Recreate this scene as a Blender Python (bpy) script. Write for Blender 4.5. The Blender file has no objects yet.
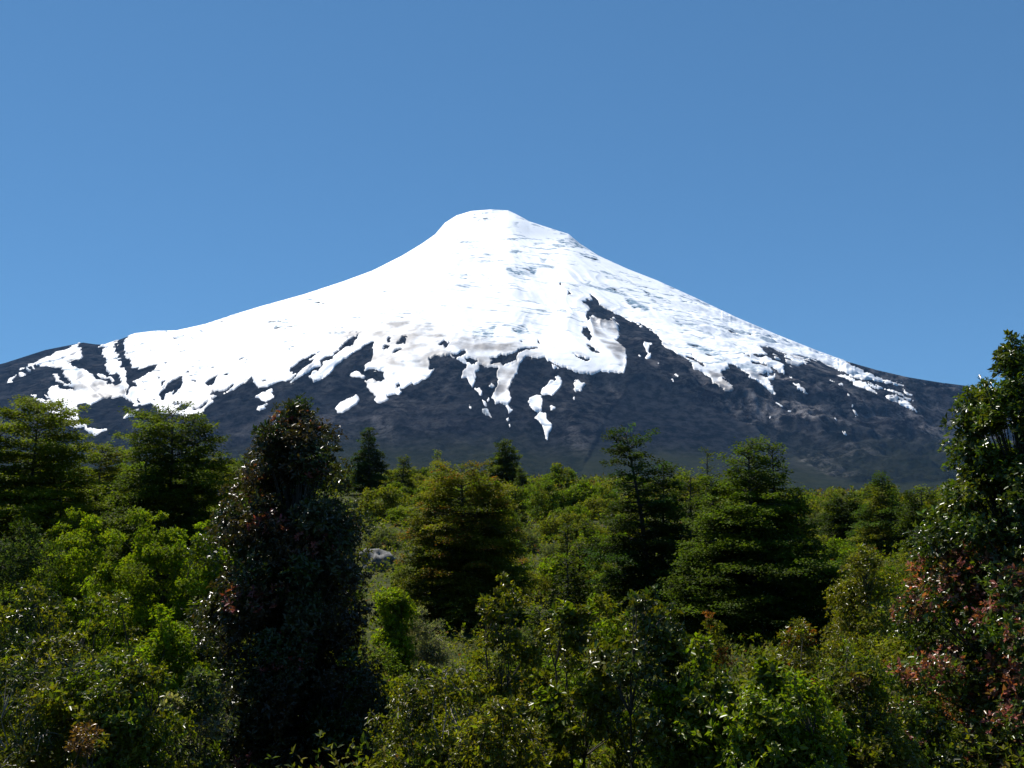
import bpy, math
import numpy as np
from mathutils import Vector

# ------------------------------------------------------------------ camera, sky, sun, exposure
scene = bpy.context.scene
COL = scene.collection
F = 995.6                                  # focal length in pixels at 1024 wide (35 mm on a 36 mm sensor)
PITCH = math.atan(116 / F)
EYE = 1.7
cam_data = bpy.data.cameras.new("camera")
cam = bpy.data.objects.new("camera", cam_data)
COL.objects.link(cam)
cam_data.lens = 35.0
cam_data.sensor_width = 36.0
cam_data.clip_start = 0.1
cam_data.clip_end = 60000
cam.location = (0, 0, EYE)
cam.rotation_euler = (math.radians(90) + PITCH, 0, 0)
scene.camera = cam

SUN = Vector((-0.36, 0.40, 0.84)).normalized()
world = bpy.data.worlds.new("World")
scene.world = world
world.use_nodes = True
wn = world.node_tree
bg = wn.nodes["Background"]
SKY_TINT = (0.54, 1.03, 1.42)
sky = wn.nodes.new("ShaderNodeTexSky")
sky.sky_type = 'NISHITA'
sky.sun_disc = False
sky.sun_elevation = math.asin(SUN.z)
sky.sun_rotation = math.atan2(SUN.x, SUN.y)
sky.altitude = 700
sky.air_density = 0.7
sky.dust_density = 0.0
sky.ozone_density = 4.0
gam = wn.nodes.new("ShaderNodeGamma")
gam.inputs[1].default_value = 0.58
wb = wn.nodes.new("ShaderNodeMix")
wb.data_type = 'RGBA'; wb.blend_type = 'MULTIPLY'; wb.inputs[0].default_value = 1.0; wb.clamp_result = False
wb.inputs[7].default_value = (SKY_TINT[0], SKY_TINT[1], SKY_TINT[2], 1)
wn.links.new(sky.outputs[0], gam.inputs[0])
wn.links.new(gam.outputs[0], wb.inputs[6])
wn.links.new(wb.outputs[2], bg.inputs[0])
bg.inputs[1].default_value = 0.10

sl = bpy.data.lights.new("sun", 'SUN')
sl.energy = 5.0
sl.angle = math.radians(0.5)
sl.color = (1.0, 0.95, 0.88)
so = bpy.data.objects.new("sun", sl)
so.rotation_euler = SUN.to_track_quat('Z', 'Y').to_euler()
so.location = (0, 0, 500)
COL.objects.link(so)

vs = scene.view_settings
vs.view_transform = 'Standard'
vs.look = 'None'
vs.exposure = 0.62
vs.gamma = 1.0
vs.use_curve_mapping = False
cy = scene.cycles
cy.max_bounces = 6
cy.diffuse_bounces = 3
cy.glossy_bounces = 2
cy.transmission_bounces = 3
cy.transparent_max_bounces = 4
cy.volume_bounces = 0
cy.use_denoising = True
cy.sample_clamp_indirect = 4.0

# ------------------------------------------------------------------ numeric helpers
def _hash(ix, iy, iz, s):
    h = (ix.astype(np.int64) * 374761393 + iy.astype(np.int64) * 668265263 + iz.astype(np.int64) * 2147483647 + s * 1274126177) & 0xffffffff
    h = ((h ^ (h >> 13)) * 1274126177) & 0xffffffff
    h = ((h ^ (h >> 16)) * 2246822519) & 0xffffffff
    return ((h ^ (h >> 15)) & 0xffffff) / float(0xffffff)

def noise2(x, y, s=0):
    x, y = np.broadcast_arrays(np.asarray(x, float), np.asarray(y, float))
    ix, iy = np.floor(x), np.floor(y)
    fx, fy = x - ix, y - iy
    fx = fx * fx * (3 - 2 * fx); fy = fy * fy * (3 - 2 * fy)
    z = np.zeros_like(ix)
    a = _hash(ix, iy, z, s); b = _hash(ix + 1, iy, z, s)
    c = _hash(ix, iy + 1, z, s); d = _hash(ix + 1, iy + 1, z, s)
    return ((a * (1 - fx) + b * fx) * (1 - fy) + (c * (1 - fx) + d * fx) * fy) * 2 - 1

def fbm2(x, y, s=0, o=4):
    t, a, f = 0, 1.0, 1.0
    for k in range(o):
        t = t + a * noise2(x * f + 17.3 * k, y * f - 9.1 * k, s + k)
        a *= .5; f *= 2.03
    return t / 1.6

def sstep(a, b, x):
    t = np.clip((x - a) / (b - a), 0, 1)
    return t * t * (3 - 2 * t)

def unit(v):
    return v / np.maximum(np.linalg.norm(v, axis=-1, keepdims=True), 1e-9)

def make_mesh(name, V, faces, cols=None, smooth=False, attrs=None):
    """V (n,3); faces: list of (m,k) index arrays; cols (n,3) colour per vertex; attrs: {name: (n,)}"""
    me = bpy.data.meshes.new(name)
    V = np.ascontiguousarray(V, np.float32)
    me.vertices.add(len(V)); me.vertices.foreach_set("co", V.ravel())
    faces = [np.asarray(f, np.int32) for f in faces if len(f)]
    loops = np.concatenate([f.ravel() for f in faces])
    tot = np.concatenate([np.full(len(f), f.shape[1], np.int32) for f in faces])
    start = np.concatenate([[0], np.cumsum(tot)[:-1]]).astype(np.int32)
    me.loops.add(len(loops)); me.loops.foreach_set("vertex_index", loops)
    me.polygons.add(len(tot)); me.polygons.foreach_set("loop_start", start)
    if smooth:
        me.polygons.foreach_set("use_smooth", np.ones(len(tot), bool))
    me.update(calc_edges=True)
    if cols is not None:
        a = me.attributes.new("tint", 'FLOAT_COLOR', 'POINT')
        c4 = np.ones((len(V), 4), np.float32); c4[:, :3] = cols
        a.data.foreach_set("color", c4.ravel())
    for k, v in (attrs or {}).items():
        a = me.attributes.new(k, 'FLOAT', 'POINT')
        a.data.foreach_set("value", np.ascontiguousarray(v, np.float32).ravel())
    return me

def link(name, me, mat, parent=None):
    if mat and not me.materials:
        me.materials.append(mat)
    o = bpy.data.objects.new(name, me)
    COL.objects.link(o)
    o.parent = parent
    return o

def tag(o, label=None, cat=None, group=None, kind=None):
    if label: o["label"] = label
    if cat: o["category"] = cat
    if group: o["group"] = group
    if kind: o["kind"] = kind
    return o

def empty(name, loc, rz=0.0, sc=(1, 1, 1)):
    o = bpy.data.objects.new(name, None)
    COL.objects.link(o)
    o.location = loc; o.rotation_euler = (0, 0, rz); o.scale = sc
    o.empty_display_size = 0.2
    return o

def project(x, y, z):
    """world point -> photo pixel, used to find where on the volcano a traced snow edge lies"""
    zz = z - EYE
    cp, sp = math.cos(PITCH), math.sin(PITCH)
    d = y * cp + zz * sp
    u = -y * sp + zz * cp
    return 512 + F * x / d, 384 - F * u / d

def ray_tan(px, py):
    a, b = (px - 512) / F, (384 - py) / F
    fw = math.cos(PITCH) - b * math.sin(PITCH)
    up = math.sin(PITCH) + b * math.cos(PITCH)
    return a / fw, up / fw

# ------------------------------------------------------------------ materials
def nt(name):
    m = bpy.data.materials.new(name); m.use_nodes = True
    return m, m.node_tree.nodes, m.node_tree.links

def leaf_material(name, rough, spec, trans, sat=(1.38, 1.55, 0.4)):
    m, n, l = nt(name)
    p = n["Principled BSDF"]; out = n["Material Output"]
    at = n.new("ShaderNodeAttribute"); at.attribute_name = "tint"
    p.inputs["Roughness"].default_value = rough
    p.inputs["Specular IOR Level"].default_value = spec
    l.new(at.outputs["Color"], p.inputs["Base Color"])
    tr = n.new("ShaderNodeBsdfTranslucent")
    mu = n.new("ShaderNodeMix"); mu.data_type = 'RGBA'; mu.blend_type = 'MULTIPLY'
    mu.inputs[0].default_value = 1.0
    l.new(at.outputs["Color"], mu.inputs[6]); mu.inputs[7].default_value = (*sat, 1)
    l.new(mu.outputs[2], tr.inputs["Color"])
    mx = n.new("ShaderNodeMixShader"); mx.inputs[0].default_value = trans
    l.new(p.outputs[0], mx.inputs[1]); l.new(tr.outputs[0], mx.inputs[2])
    l.new(mx.outputs[0], out.inputs["Surface"])
    return m

LEAF_GLOSSY = leaf_material("glossy_leaf", 0.31, 0.36, 0.48)
LEAF_DARK = leaf_material("leathery_leaf", 0.28, 0.40, 0.34)
LEAF_BEECH = leaf_material("small_beech_leaf", 0.6, 0.10, 0.43)
LEAF_MATTE = leaf_material("matte_leaf", 0.6, 0.12, 0.50)

def bark_material(name, c1, c2):
    m, n, l = nt(name)
    p = n["Principled BSDF"]
    tx = n.new("ShaderNodeTexNoise"); tx.inputs["Scale"].default_value = 9; tx.inputs["Detail"].default_value = 6
    rp = n.new("ShaderNodeValToRGB")
    rp.color_ramp.elements[0].color = (*c1, 1); rp.color_ramp.elements[1].color = (*c2, 1)
    l.new(tx.outputs[0], rp.inputs[0]); l.new(rp.outputs[0], p.inputs["Base Color"])
    p.inputs["Roughness"].default_value = 0.9
    bp = n.new("ShaderNodeBump"); bp.inputs["Strength"].default_value = .5
    l.new(tx.outputs[0], bp.inputs["Height"]); l.new(bp.outputs[0], p.inputs["Normal"])
    return m

DARK_BARK = bark_material("dark_mossy_bark", (.018, .016, .012), (.06, .052, .04))
BARK = bark_material("grey_brown_bark", (.05, .04, .03), (.16, .13, .10))
TWIG = bark_material("pale_twig_bark", (.14, .12, .10), (.34, .30, .26))

def rock_material():
    m, n, l = nt("lichened_boulder")
    p = n["Principled BSDF"]
    tc = n.new("ShaderNodeTexCoord")
    tx = n.new("ShaderNodeTexNoise"); tx.inputs["Scale"].default_value = 5; tx.inputs["Detail"].default_value = 10
    rp = n.new("ShaderNodeValToRGB")
    e = rp.color_ramp.elements
    e[0].position = .35; e[0].color = (.04, .04, .04, 1); e[1].position = .70; e[1].color = (.21, .21, .20, 1)
    l.new(tc.outputs["Object"], tx.inputs[0])
    l.new(tx.outputs[0], rp.inputs[0]); l.new(rp.outputs[0], p.inputs["Base Color"])
    p.inputs["Roughness"].default_value = .9
    bp = n.new("ShaderNodeBump"); bp.inputs["Strength"].default_value = .7
    l.new(tx.outputs[0], bp.inputs["Height"]); l.new(bp.outputs[0], p.inputs["Normal"])
    return m
ROCK = rock_material()

def ground_material():
    m, n, l = nt("scrubby_soil")
    p = n["Principled BSDF"]
    tc = n.new("ShaderNodeTexCoord")
    t1 = n.new("ShaderNodeTexNoise"); t1.inputs["Scale"].default_value = .6; t1.inputs["Detail"].default_value = 10
    t2 = n.new("ShaderNodeTexNoise"); t2.inputs["Scale"].default_value = 14; t2.inputs["Detail"].default_value = 6
    r1 = n.new("ShaderNodeValToRGB"); r2 = n.new("ShaderNodeValToRGB")
    e = r1.color_ramp.elements
    e[0].position = .35; e[0].color = (.035, .045, .012, 1); e[1].position = .65; e[1].color = (.066, .070, .026, 1)
    e = r2.color_ramp.elements
    e[0].color = (.45, .45, .45, 1); e[1].color = (1.3, 1.3, 1.3, 1)
    mu = n.new("ShaderNodeMix"); mu.data_type = 'RGBA'; mu.blend_type = 'MULTIPLY'; mu.inputs[0].default_value = 1
    for t in (t1, t2): l.new(tc.outputs["Object"], t.inputs[0])
    l.new(t1.outputs[0], r1.inputs[0]); l.new(t2.outputs[0], r2.inputs[0])
    l.new(r1.outputs[0], mu.inputs[6]); l.new(r2.outputs[0], mu.inputs[7]); l.new(mu.outputs[2], p.inputs["Base Color"])
    p.inputs["Roughness"].default_value = 1
    p.inputs["Specular IOR Level"].default_value = .1
    bp = n.new("ShaderNodeBump"); bp.inputs["Strength"].default_value = .6; bp.inputs["Distance"].default_value = .1
    l.new(t2.outputs[0], bp.inputs["Height"]); l.new(bp.outputs[0], p.inputs["Normal"])
    return m

def lava_material():
    m, n, l = nt("volcanic_rock_and_ash")
    p = n["Principled BSDF"]
    tc = n.new("ShaderNodeTexCoord")
    def ns(scale, det, vec=None, rough=.6):
        t = n.new("ShaderNodeTexNoise"); t.inputs["Scale"].default_value = scale
        t.inputs["Detail"].default_value = det; t.inputs["Roughness"].default_value = rough
        l.new(vec or tc.outputs["Object"], t.inputs[0]); return t.outputs[0]
    def ramp(src, a, ca, b, cb):
        r = n.new("ShaderNodeValToRGB"); e = r.color_ramp.elements
        e[0].position = a; e[0].color = (*ca, 1); e[1].position = b; e[1].color = (*cb, 1)
        l.new(src, r.inputs[0]); return r.outputs[0]
    def mix(f, a, b, mode='MIX'):
        x = n.new("ShaderNodeMix"); x.data_type = 'RGBA'; x.blend_type = mode
        if isinstance(f, float): x.inputs[0].default_value = f
        else: l.new(f, x.inputs[0])
        l.new(a, x.inputs[6]); l.new(b, x.inputs[7]); return x.outputs[2]
    def math_(op, a, b):
        x = n.new("ShaderNodeMath"); x.operation = op; x.use_clamp = True
        for k, v in ((0, a), (1, b)):
            if isinstance(v, float): x.inputs[k].default_value = v
            else: l.new(v, x.inputs[k])
        return x.outputs[0]
    def attr(a):
        x = n.new("ShaderNodeAttribute"); x.attribute_name = a; return x.outputs["Fac"]
    big = ns(.0022, 8); fine = ns(.022, 12, rough=.78); mid = ns(.007, 8)
    ash = ramp(big, .3, (.006, .0075, .0095), .7, (.0165, .0168, .0185))
    lava = ramp(fine, .45, (.0008, .0016, .003), .58, (.095, .096, .102))
    red = ramp(mid, .5, (.002, .003, .005), .68, (.028, .019, .021))
    lava = mix(.35, lava, red)
    rough_zone = attr("scree")
    mott = ramp(ns(.035, 8, rough=.75), .42, (.2, .24, .28), .58, (2.25, 2.25, 2.3))
    ash = mix(1.0, ash, mott, 'MULTIPLY')
    col = mix(rough_zone, ash, lava)
    pale = ramp(fine, .44, (.03, .028, .028), .57, (.42, .395, .39))
    col = mix(attr("pale"), col, pale)
    veg = ramp(fine, .35, (.014, .020, .010), .7, (.034, .036, .017))
    col = mix(attr("veg"), col, veg)
    l.new(col, p.inputs["Base Color"])
    p.inputs["Roughness"].default_value = .95
    p.inputs["Specular IOR Level"].default_value = 0.0
    bp = n.new("ShaderNodeBump"); bp.inputs["Strength"].default_value = 1.0; bp.inputs["Distance"].default_value = 40
    hs = math_('MULTIPLY', fine, math_('ADD', rough_zone, .3))
    l.new(hs, bp.inputs["Height"]); l.new(bp.outputs[0], p.inputs["Normal"])
    return m

def snow_material():
    m, n, l = nt("glacier_snow")
    p = n["Principled BSDF"]
    tc = n.new("ShaderNodeTexCoord")
    t1 = n.new("ShaderNodeTexNoise"); t1.inputs["Scale"].default_value = .012; t1.inputs["Detail"].default_value = 8
    l.new(tc.outputs["Object"], t1.inputs[0])
    def attr(a):
        x = n.new("ShaderNodeAttribute"); x.attribute_name = a; return x.outputs["Fac"]
    def const(c):
        x = n.new("ShaderNodeRGB"); x.outputs[0].default_value = (*c, 1); return x.outputs[0]
    def mix(f, a, b):
        x = n.new("ShaderNodeMix"); x.data_type = 'RGBA'; l.new(f, x.inputs[0]); l.new(a, x.inputs[6]); l.new(b, x.inputs[7]); return x.outputs[2]
    def mul(a, b):
        x = n.new("ShaderNodeMath"); x.operation = 'MULTIPLY'; x.use_clamp = True
        l.new(a, x.inputs[0])
        if isinstance(b, float): x.inputs[1].default_value = b
        else: l.new(b, x.inputs[1])
        return x.outputs[0]
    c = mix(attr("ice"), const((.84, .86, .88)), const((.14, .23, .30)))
    r = n.new("ShaderNodeValToRGB"); r.color_ramp.elements[0].position = .35; r.color_ramp.elements[1].position = .62
    l.new(t1.outputs[0], r.inputs[0])
    c = mix(mul(attr("dirt_shade"), r.outputs[0]), c, const((.21, .20, .195)))  # one grey for dirty snow and for the shading painted on the snow
    l.new(c, p.inputs["Base Color"])
    p.inputs["Roughness"].default_value = .6
    bp = n.new("ShaderNodeBump"); bp.inputs["Strength"].default_value = .3; bp.inputs["Distance"].default_value = 5
    l.new(t1.outputs[0], bp.inputs["Height"]); l.new(bp.outputs[0], p.inputs["Normal"])
    return m

# ------------------------------------------------------------------ ground
G_D = np.array([-400, -40, -5, 0, 4, 7, 10, 14, 20, 28, 38, 50, 65, 82, 105, 130, 155, 185, 240, 400, 1000, 2200, 20000.])
G_Z = np.array([-4., .3, .05, 0, -.1, -1.0, -1.7, -2.0, -2.1, -2.3, -2.25, -1.55, -.4, .85, 2.1, 3.1, 3.7, 3.6, 0., -8, -26, -40, -40])

def ground_z(x, y):
    x = np.asarray(x, float); y = np.asarray(y, float)
    z = np.interp(y, G_D, G_Z)
    side = np.clip(np.abs(x) / 60, 0, 1)
    near = sstep(12, 30, np.hypot(x, y)) * (1 - sstep(400, 1500, np.hypot(x, y)))
    z = z + near * (.5 * fbm2(x / 14, y / 14, 3, 3) + .9 * fbm2(x / 45, y / 45, 7, 2) * side)
    z = z + near * sstep(8, 34, x) * (-1.9) * sstep(40, 100, y)
    z = z + .10 * fbm2(x / 2.3, y / 2.3, 11, 3) * (1 - sstep(60, 200, np.hypot(x, y)))
    return z

def build_ground():
    rings = np.concatenate([[0.4], np.geomspace(1.0, 14000, 260)])
    az = np.concatenate([np.linspace(-40, 40, 330), np.linspace(42, 318, 100)])
    az = np.radians(az); na = len(az)
    R, A = np.meshgrid(rings, az, indexing='ij')
    X, Y = R * np.sin(A), R * np.cos(A)
    Z = ground_z(X, Y)
    V = np.stack([X, Y, Z], -1).reshape(-1, 3)
    i, j = np.meshgrid(np.arange(len(rings) - 1), np.arange(na), indexing='ij')
    j2 = (j + 1) % na
    Q = np.stack([i * na + j, i * na + j2, (i + 1) * na + j2, (i + 1) * na + j], -1).reshape(-1, 4)[:, ::-1]
    c = len(V); V = np.vstack([V, [[0, 0, float(ground_z(0, 0))]]])
    jj = np.arange(na)
    T = np.stack([np.full(na, c), (jj + 1) % na, jj], -1)
    o = link("ground", make_mesh("ground", V, [Q, T], smooth=True), ground_material())
    tag(o, "scrub covered rising ground between the viewpoint and the volcano", "ground", kind="structure")
build_ground()

# ------------------------------------------------------------------ volcano: traced outline and snow edges
REG = {1: (0, 330, 6.985), 2: (120, 320, 6.985), 3: (240, 310, 6.985), 4: (350, 300, 6.985), 5: (460, 330, 6.985),
       6: (560, 270, 6.985), 7: (670, 310, 6.985), 8: (790, 330, 6.985), 9: (420, 200, 5.12), 0: (0, 0, 1.0)}
def P(r, s):
    x0, y0, k = REG[r]
    v = [float(t) for t in s.replace(',', ' ').split()]
    return [(x0 + v[i] / k, y0 + v[i + 1] / k) for i in range(0, len(v), 2)]

OUTLINE = P(0, "-60 378 0 363 40 350 78 342.5 88 344 100 345 130 334 150 331.5 172 331 200 325 230 315 260 306 300 295 340 282 "
               "370 271 400 256 420 244 433 235 443 223.5 455 216 470 211.5 490 210 508 211 516 214.5 530 222 560 231.5 570 234.5 580 243 "
               "600 256 630 269.5 660 281 700 299 740 318 780 335 820 351 845 360 880 370 910 377 940 382 975 386.5 1024 393 1090 402")
MAIN = (P(2, "60 60 60 115 30 155 30 240 75 265 80 350 140 345 200 325 270 300 250 335 190 375 130 410 95 415 105 450 120 470 80 480 50 530 "
             "20 490 0 470 0 540 50 550 100 575 140 590 220 592 260 620 270 645 330 650 420 655 470 665 540 660 600 610 650 565 640 540 "
             "700 520 745 500 790 490 850 455 920 395")
        + P(3, "80 455 85 510 130 545 190 525 260 490 310 495 370 465 400 440 355 425 360 395 440 345 565 290 530 320 485 350 525 365 "
               "500 395 460 430 400 470 350 495 345 520 400 515 450 480 555 400 560 380 620 335 700 265 760 195 840 150 800 200 795 230 "
               "760 250 700 290 690 295 650 340 620 350 560 400 540 430 475 480 520 505 560 490 640 420 740 335 800 285 870 250")
        + P(4, "180 275 150 340 160 400 150 445 100 460 100 490 180 500 230 530 250 590 210 590 150 555 105 565 140 640 190 715 285 685 "
               "250 660 290 670 360 655 350 640 450 590 560 530 600 485 550 495 565 460 545 420 630 395 650 380 700 385 740 400 780 430 "
               "820 460 820 490 785 500 790 530 760 550 775 565 820 570 865 620 880 560 870 530 900 480")
        + P(5, "130 250 200 250 260 280 265 310 250 350 270 390 250 430 220 465 250 495 290 500 330 535 345 570 370 545 340 515 355 470 "
               "335 420 360 370 400 320 450 205 530 205 600 195 630 235 635 265 690 270 650 240 620 210 700 255 800 290 880 305")
        + P(6, "180 722 250 720 290 712 335 725 440 705 455 690 460 640 465 600 460 540 410 500 375 475 420 460 410 400 375 345 320 350 "
               "220 340 190 350 185 310 200 300 195 255 155 238 190 225 195 200 225 190 260 215 280 250 400 310 520 375 640 430 690 470 "
               "720 510 800 570")
        + P(7, "60 320 120 345 150 385 220 440 320 520 400 570 465 580 420 530 375 495 350 460 365 430 400 400 450 380 480 410 540 450 "
               "600 500 680 560 720 595 740 590 725 550 690 515 690 490 730 485 735 450 680 470 615 460 640 440 680 450 740 440 700 400 "
               "660 400 600 395 570 370 620 370 670 385 740 420 760 445 810 455 800 410 780 375 720 350 680 340 600 340 590 315 650 320 "
               "680 315 640 260 660 258 740 280 800 300 840 320")
        + P(8, "100 190 180 205 260 240 350 285 430 320 500 340 570 345 640 365 780 398 800 390 740 375 650 350 560 300 500 285 510 270 430 245 375 215")
        + P(0, "840 340 700 270 580 220 490 180 400 220 300 270 200 300"))
SNOW = [MAIN,
    P(1, "245 228 545 95 560 130 585 165 550 215 505 212 470 225 500 250 545 262 560 270 610 280 640 300 680 345 740 372 800 385 850 370 "
         "840 340 790 310 740 270 745 230 725 170 725 140 745 112 800 130 815 160 840 205 860 215 850 260 870 290 885 320 890 400 885 460 "
         "950 440 950 515 900 480 850 470 730 475 640 510 525 512 540 540 555 560 530 570 545 610 570 650 620 690 690 690 745 710 720 720 "
         "690 715 660 740 625 720 600 695 540 680 470 645 420 610 385 580 330 555 300 515 260 485 210 430 265 465 320 490 350 500 360 530 "
         "400 545 440 590 515 615 500 590 430 560 380 535 350 490 335 430 365 385 420 395 470 430 515 435 495 400 440 370 360 305 400 315 "
         "450 360 490 380 495 350 450 310 445 275 380 255 350 240 245 235"),
    P(1, "190 225 240 235 260 260 215 240"), P(1, "135 275 190 285 180 318 140 295"), P(1, "60 365 75 330 135 295 90 345 75 372"),
    P(1, "190 250 225 265 220 280 195 268"), P(1, "690 118 740 90 835 68 800 88 828 100 760 105"),
    P(1, "670 290 720 300 760 345 810 355 790 365 740 350 700 320"), P(1, "300 435 345 465 350 490"),
    P(2, "30 690 60 640 135 628 100 680 40 700"), P(2, "95 590 130 588 120 605"),
    P(8, "320 305 400 320 440 335 520 355 590 380 650 410 720 430 800 460 880 505 830 490 740 455 660 420 590 395 530 370 560 400 620 443 540 420 440 380 440 365 370 330"),
    P(8, "650 455 720 470 820 505 895 580 830 560 740 510 780 510 720 490"), P(8, "775 405 800 425 865 455 810 450"),
    P(8, "250 340 330 370 280 360"), P(8, "345 378 365 385 372 412 355 402"), P(8, "35 390 60 400 120 440 125 468 70 430"),
    P(8, "395 455 412 460 418 485 402 478"), P(8, "432 572 455 590 480 630 450 610"), P(8, "320 620 335 622 345 648 328 640"),
    P(8, "0 200 50 210 110 230 60 235 0 222"), P(8, "415 540 440 540 435 550"), P(8, "130 655 170 685 150 675"), P(8, "355 690 410 740 370 715"),
    P(7, "800 330 850 335 950 360 950 372 880 375 820 350"), P(7, "710 315 740 320 785 350 750 345"), P(7, "735 650 800 680 880 700 800 692 750 668"),
    P(7, "870 530 900 535 950 570 940 580 890 560"), P(7, "830 475 855 480 855 497"), P(7, "30 440 55 445 50 465"), P(7, "5 480 25 482 20 497"),
    P(7, "670 730 720 765 690 755"), P(7, "820 370 865 395 840 388"),
    P(6, "585 495 640 515 615 550 635 590 615 620 600 615 610 570 580 540"), P(6, "800 720 825 725 820 745"), P(6, "545 585 562 590 555 602"),
    P(6, "670 640 690 640 685 652"),
    P(5, "555 430 570 400 620 385 665 350 670 320 700 320 712 380 690 430 640 455 580 455"), P(5, "470 490 500 460 560 450 570 480 570 560 545 570 500 530"),
    P(5, "525 600 560 570 610 565 615 620 655 630 640 680 610 720 610 760 585 740 580 680 560 630"),
    P(5, "790 375 805 340 840 360 875 360 860 400 830 425 815 450 795 410"), P(5, "630 530 650 515 660 535 635 545"), P(5, "785 468 805 468 795 482"),
    P(5, "155 555 200 555 220 612 180 590"), P(5, "50 515 80 520 75 537"), P(5, "105 410 130 430 150 415 155 460 130 450"),
    P(5, "190 455 215 475 200 492"), P(5, "150 485 180 500 195 540 165 520"), P(5, "200 395 225 385 245 415 230 417"), P(5, "340 658 357 658 350 682"),
    P(5, "320 605 340 585 335 620"),
    P(3, "105 610 150 580 220 580 240 620 190 645 140 640"), P(3, "180 575 210 550 240 570 205 582"), P(3, "110 700 130 680 205 665 180 685 120 710"),
    P(3, "655 690 690 650 740 625 800 595 830 620 815 660 720 712 680 710"), P(3, "770 460 775 430 810 425 880 465 870 482 800 475"),
]
BARE = [P(4, "310 605 340 590 350 615 320 630"), P(4, "320 325 350 280 370 255 392 262 397 298 355 312"), P(4, "288 392 320 352 370 333 335 370"),
    P(4, "225 352 265 315 278 330 240 354"), P(4, "255 297 275 258 292 268 275 298"), P(4, "610 310 660 285 700 295 670 320 640 332"),
    P(4, "700 370 750 360 800 350 822 370 770 385 730 395"), P(4, "790 415 830 405 900 435 850 455"),
    P(6, "145 440 180 412 210 440 230 490 205 490 175 460"), P(6, "180 525 215 530 245 565 270 560 280 590 230 572"), P(6, "50 155 70 158 90 195 65 182"),
    P(6, "90 568 150 590 212 620 200 632 140 605"), P(6, "750 505 790 525 770 525"), P(6, "875 590 930 610 930 635 890 615"), P(6, "0 98 14 98 12 116 0 116"),
    P(5, "210 180 330 190 410 125 580 130 440 150 400 180 400 220 340 250 290 265 280 245 215 240 230 205"), P(5, "20 200 70 195 130 230 90 245 40 225"),
    P(5, "0 140 40 150 20 172 0 165"), P(5, "850 20 890 0 920 40 925 75 880 45"), P(5, "880 110 910 105 950 140 950 160"), P(5, "415 75 440 78 430 90"), P(5, "530 70 575 95 545 88"),
    P(2, "270 520 330 440 390 395 435 390 435 440 380 532 370 520 385 480 320 520 305 570 290 560"), P(2, "595 440 630 390 695 368 680 402 640 452"),
    P(2, "630 520 650 480 700 475 800 430 770 475 700 520"), P(2, "500 632 560 590 640 560 560 612"), P(2, "395 630 430 590 495 585 460 622"),
    P(2, "285 452 300 425 322 418 305 445"), P(2, "110 545 170 575 140 577"), P(2, "220 550 268 565 245 572"), P(2, "298 302 320 283 318 306"),
    P(2, "488 420 520 430 522 452 495 438"), P(2, "160 492 188 480 180 496"), P(2, "245 400 285 392 270 408"), P(2, "465 375 500 335 485 375"),
    P(2, "355 580 420 570 425 585 380 592"), P(2, "20 488 42 490 38 502"), P(2, "530 265 600 258 560 275"),
    P(7, "110 315 150 320 200 360 260 410 230 412 170 372"), P(7, "510 310 570 325 560 335 525 325"), P(7, "405 142 450 150 480 165 430 162"),
    P(7, "300 195 325 203 315 208"), P(7, "0 230 20 240 10 250"), P(7, "580 312 610 310 650 330 620 348 590 340"),
    P(7, "690 500 700 498 700 515"), P(3, "690 270 720 240 760 205 790 200 790 230 740 255"), P(3, "130 500 210 478 170 502")]
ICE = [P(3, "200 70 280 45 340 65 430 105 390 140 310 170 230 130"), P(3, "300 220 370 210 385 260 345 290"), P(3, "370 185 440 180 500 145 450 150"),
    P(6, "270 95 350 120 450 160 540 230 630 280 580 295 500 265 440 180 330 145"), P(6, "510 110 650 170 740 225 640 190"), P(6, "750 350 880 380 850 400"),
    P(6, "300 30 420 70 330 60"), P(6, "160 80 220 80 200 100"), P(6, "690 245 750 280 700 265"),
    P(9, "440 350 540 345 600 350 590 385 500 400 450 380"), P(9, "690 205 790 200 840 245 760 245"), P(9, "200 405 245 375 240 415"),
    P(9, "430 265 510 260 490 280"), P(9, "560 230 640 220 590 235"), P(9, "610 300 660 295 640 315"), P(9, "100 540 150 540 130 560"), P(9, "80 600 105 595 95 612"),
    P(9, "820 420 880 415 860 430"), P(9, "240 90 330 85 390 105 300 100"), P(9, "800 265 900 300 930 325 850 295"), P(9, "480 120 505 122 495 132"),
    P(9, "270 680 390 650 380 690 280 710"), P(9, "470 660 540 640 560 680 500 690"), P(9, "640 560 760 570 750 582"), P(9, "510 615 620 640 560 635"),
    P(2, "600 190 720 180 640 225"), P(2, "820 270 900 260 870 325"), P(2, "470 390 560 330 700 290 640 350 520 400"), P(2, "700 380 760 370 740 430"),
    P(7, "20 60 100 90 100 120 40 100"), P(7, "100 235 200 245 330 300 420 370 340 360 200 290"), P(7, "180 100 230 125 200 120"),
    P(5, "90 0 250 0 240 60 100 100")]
DIRT_SHADE = [P(5, "210 110 420 90 450 140 600 180 440 210 330 260 200 240 60 180"), P(2, "80 170 240 190 300 240 220 290 120 270"),  # dirty snow, plus the left bowl's grey shading painted in as colour
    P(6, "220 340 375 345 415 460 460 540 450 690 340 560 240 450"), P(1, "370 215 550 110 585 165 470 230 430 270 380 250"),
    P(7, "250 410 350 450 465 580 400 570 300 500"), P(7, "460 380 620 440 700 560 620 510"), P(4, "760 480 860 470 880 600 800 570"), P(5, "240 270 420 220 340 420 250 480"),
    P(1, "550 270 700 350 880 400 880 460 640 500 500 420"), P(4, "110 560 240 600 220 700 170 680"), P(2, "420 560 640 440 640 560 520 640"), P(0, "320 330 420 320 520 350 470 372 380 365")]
ASH = P(0, "560 500 590 455 612 405 628 380 645 374 690 396 730 412 770 436 800 458 830 474 860 483 980 478 1040 520 400 520")

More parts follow.
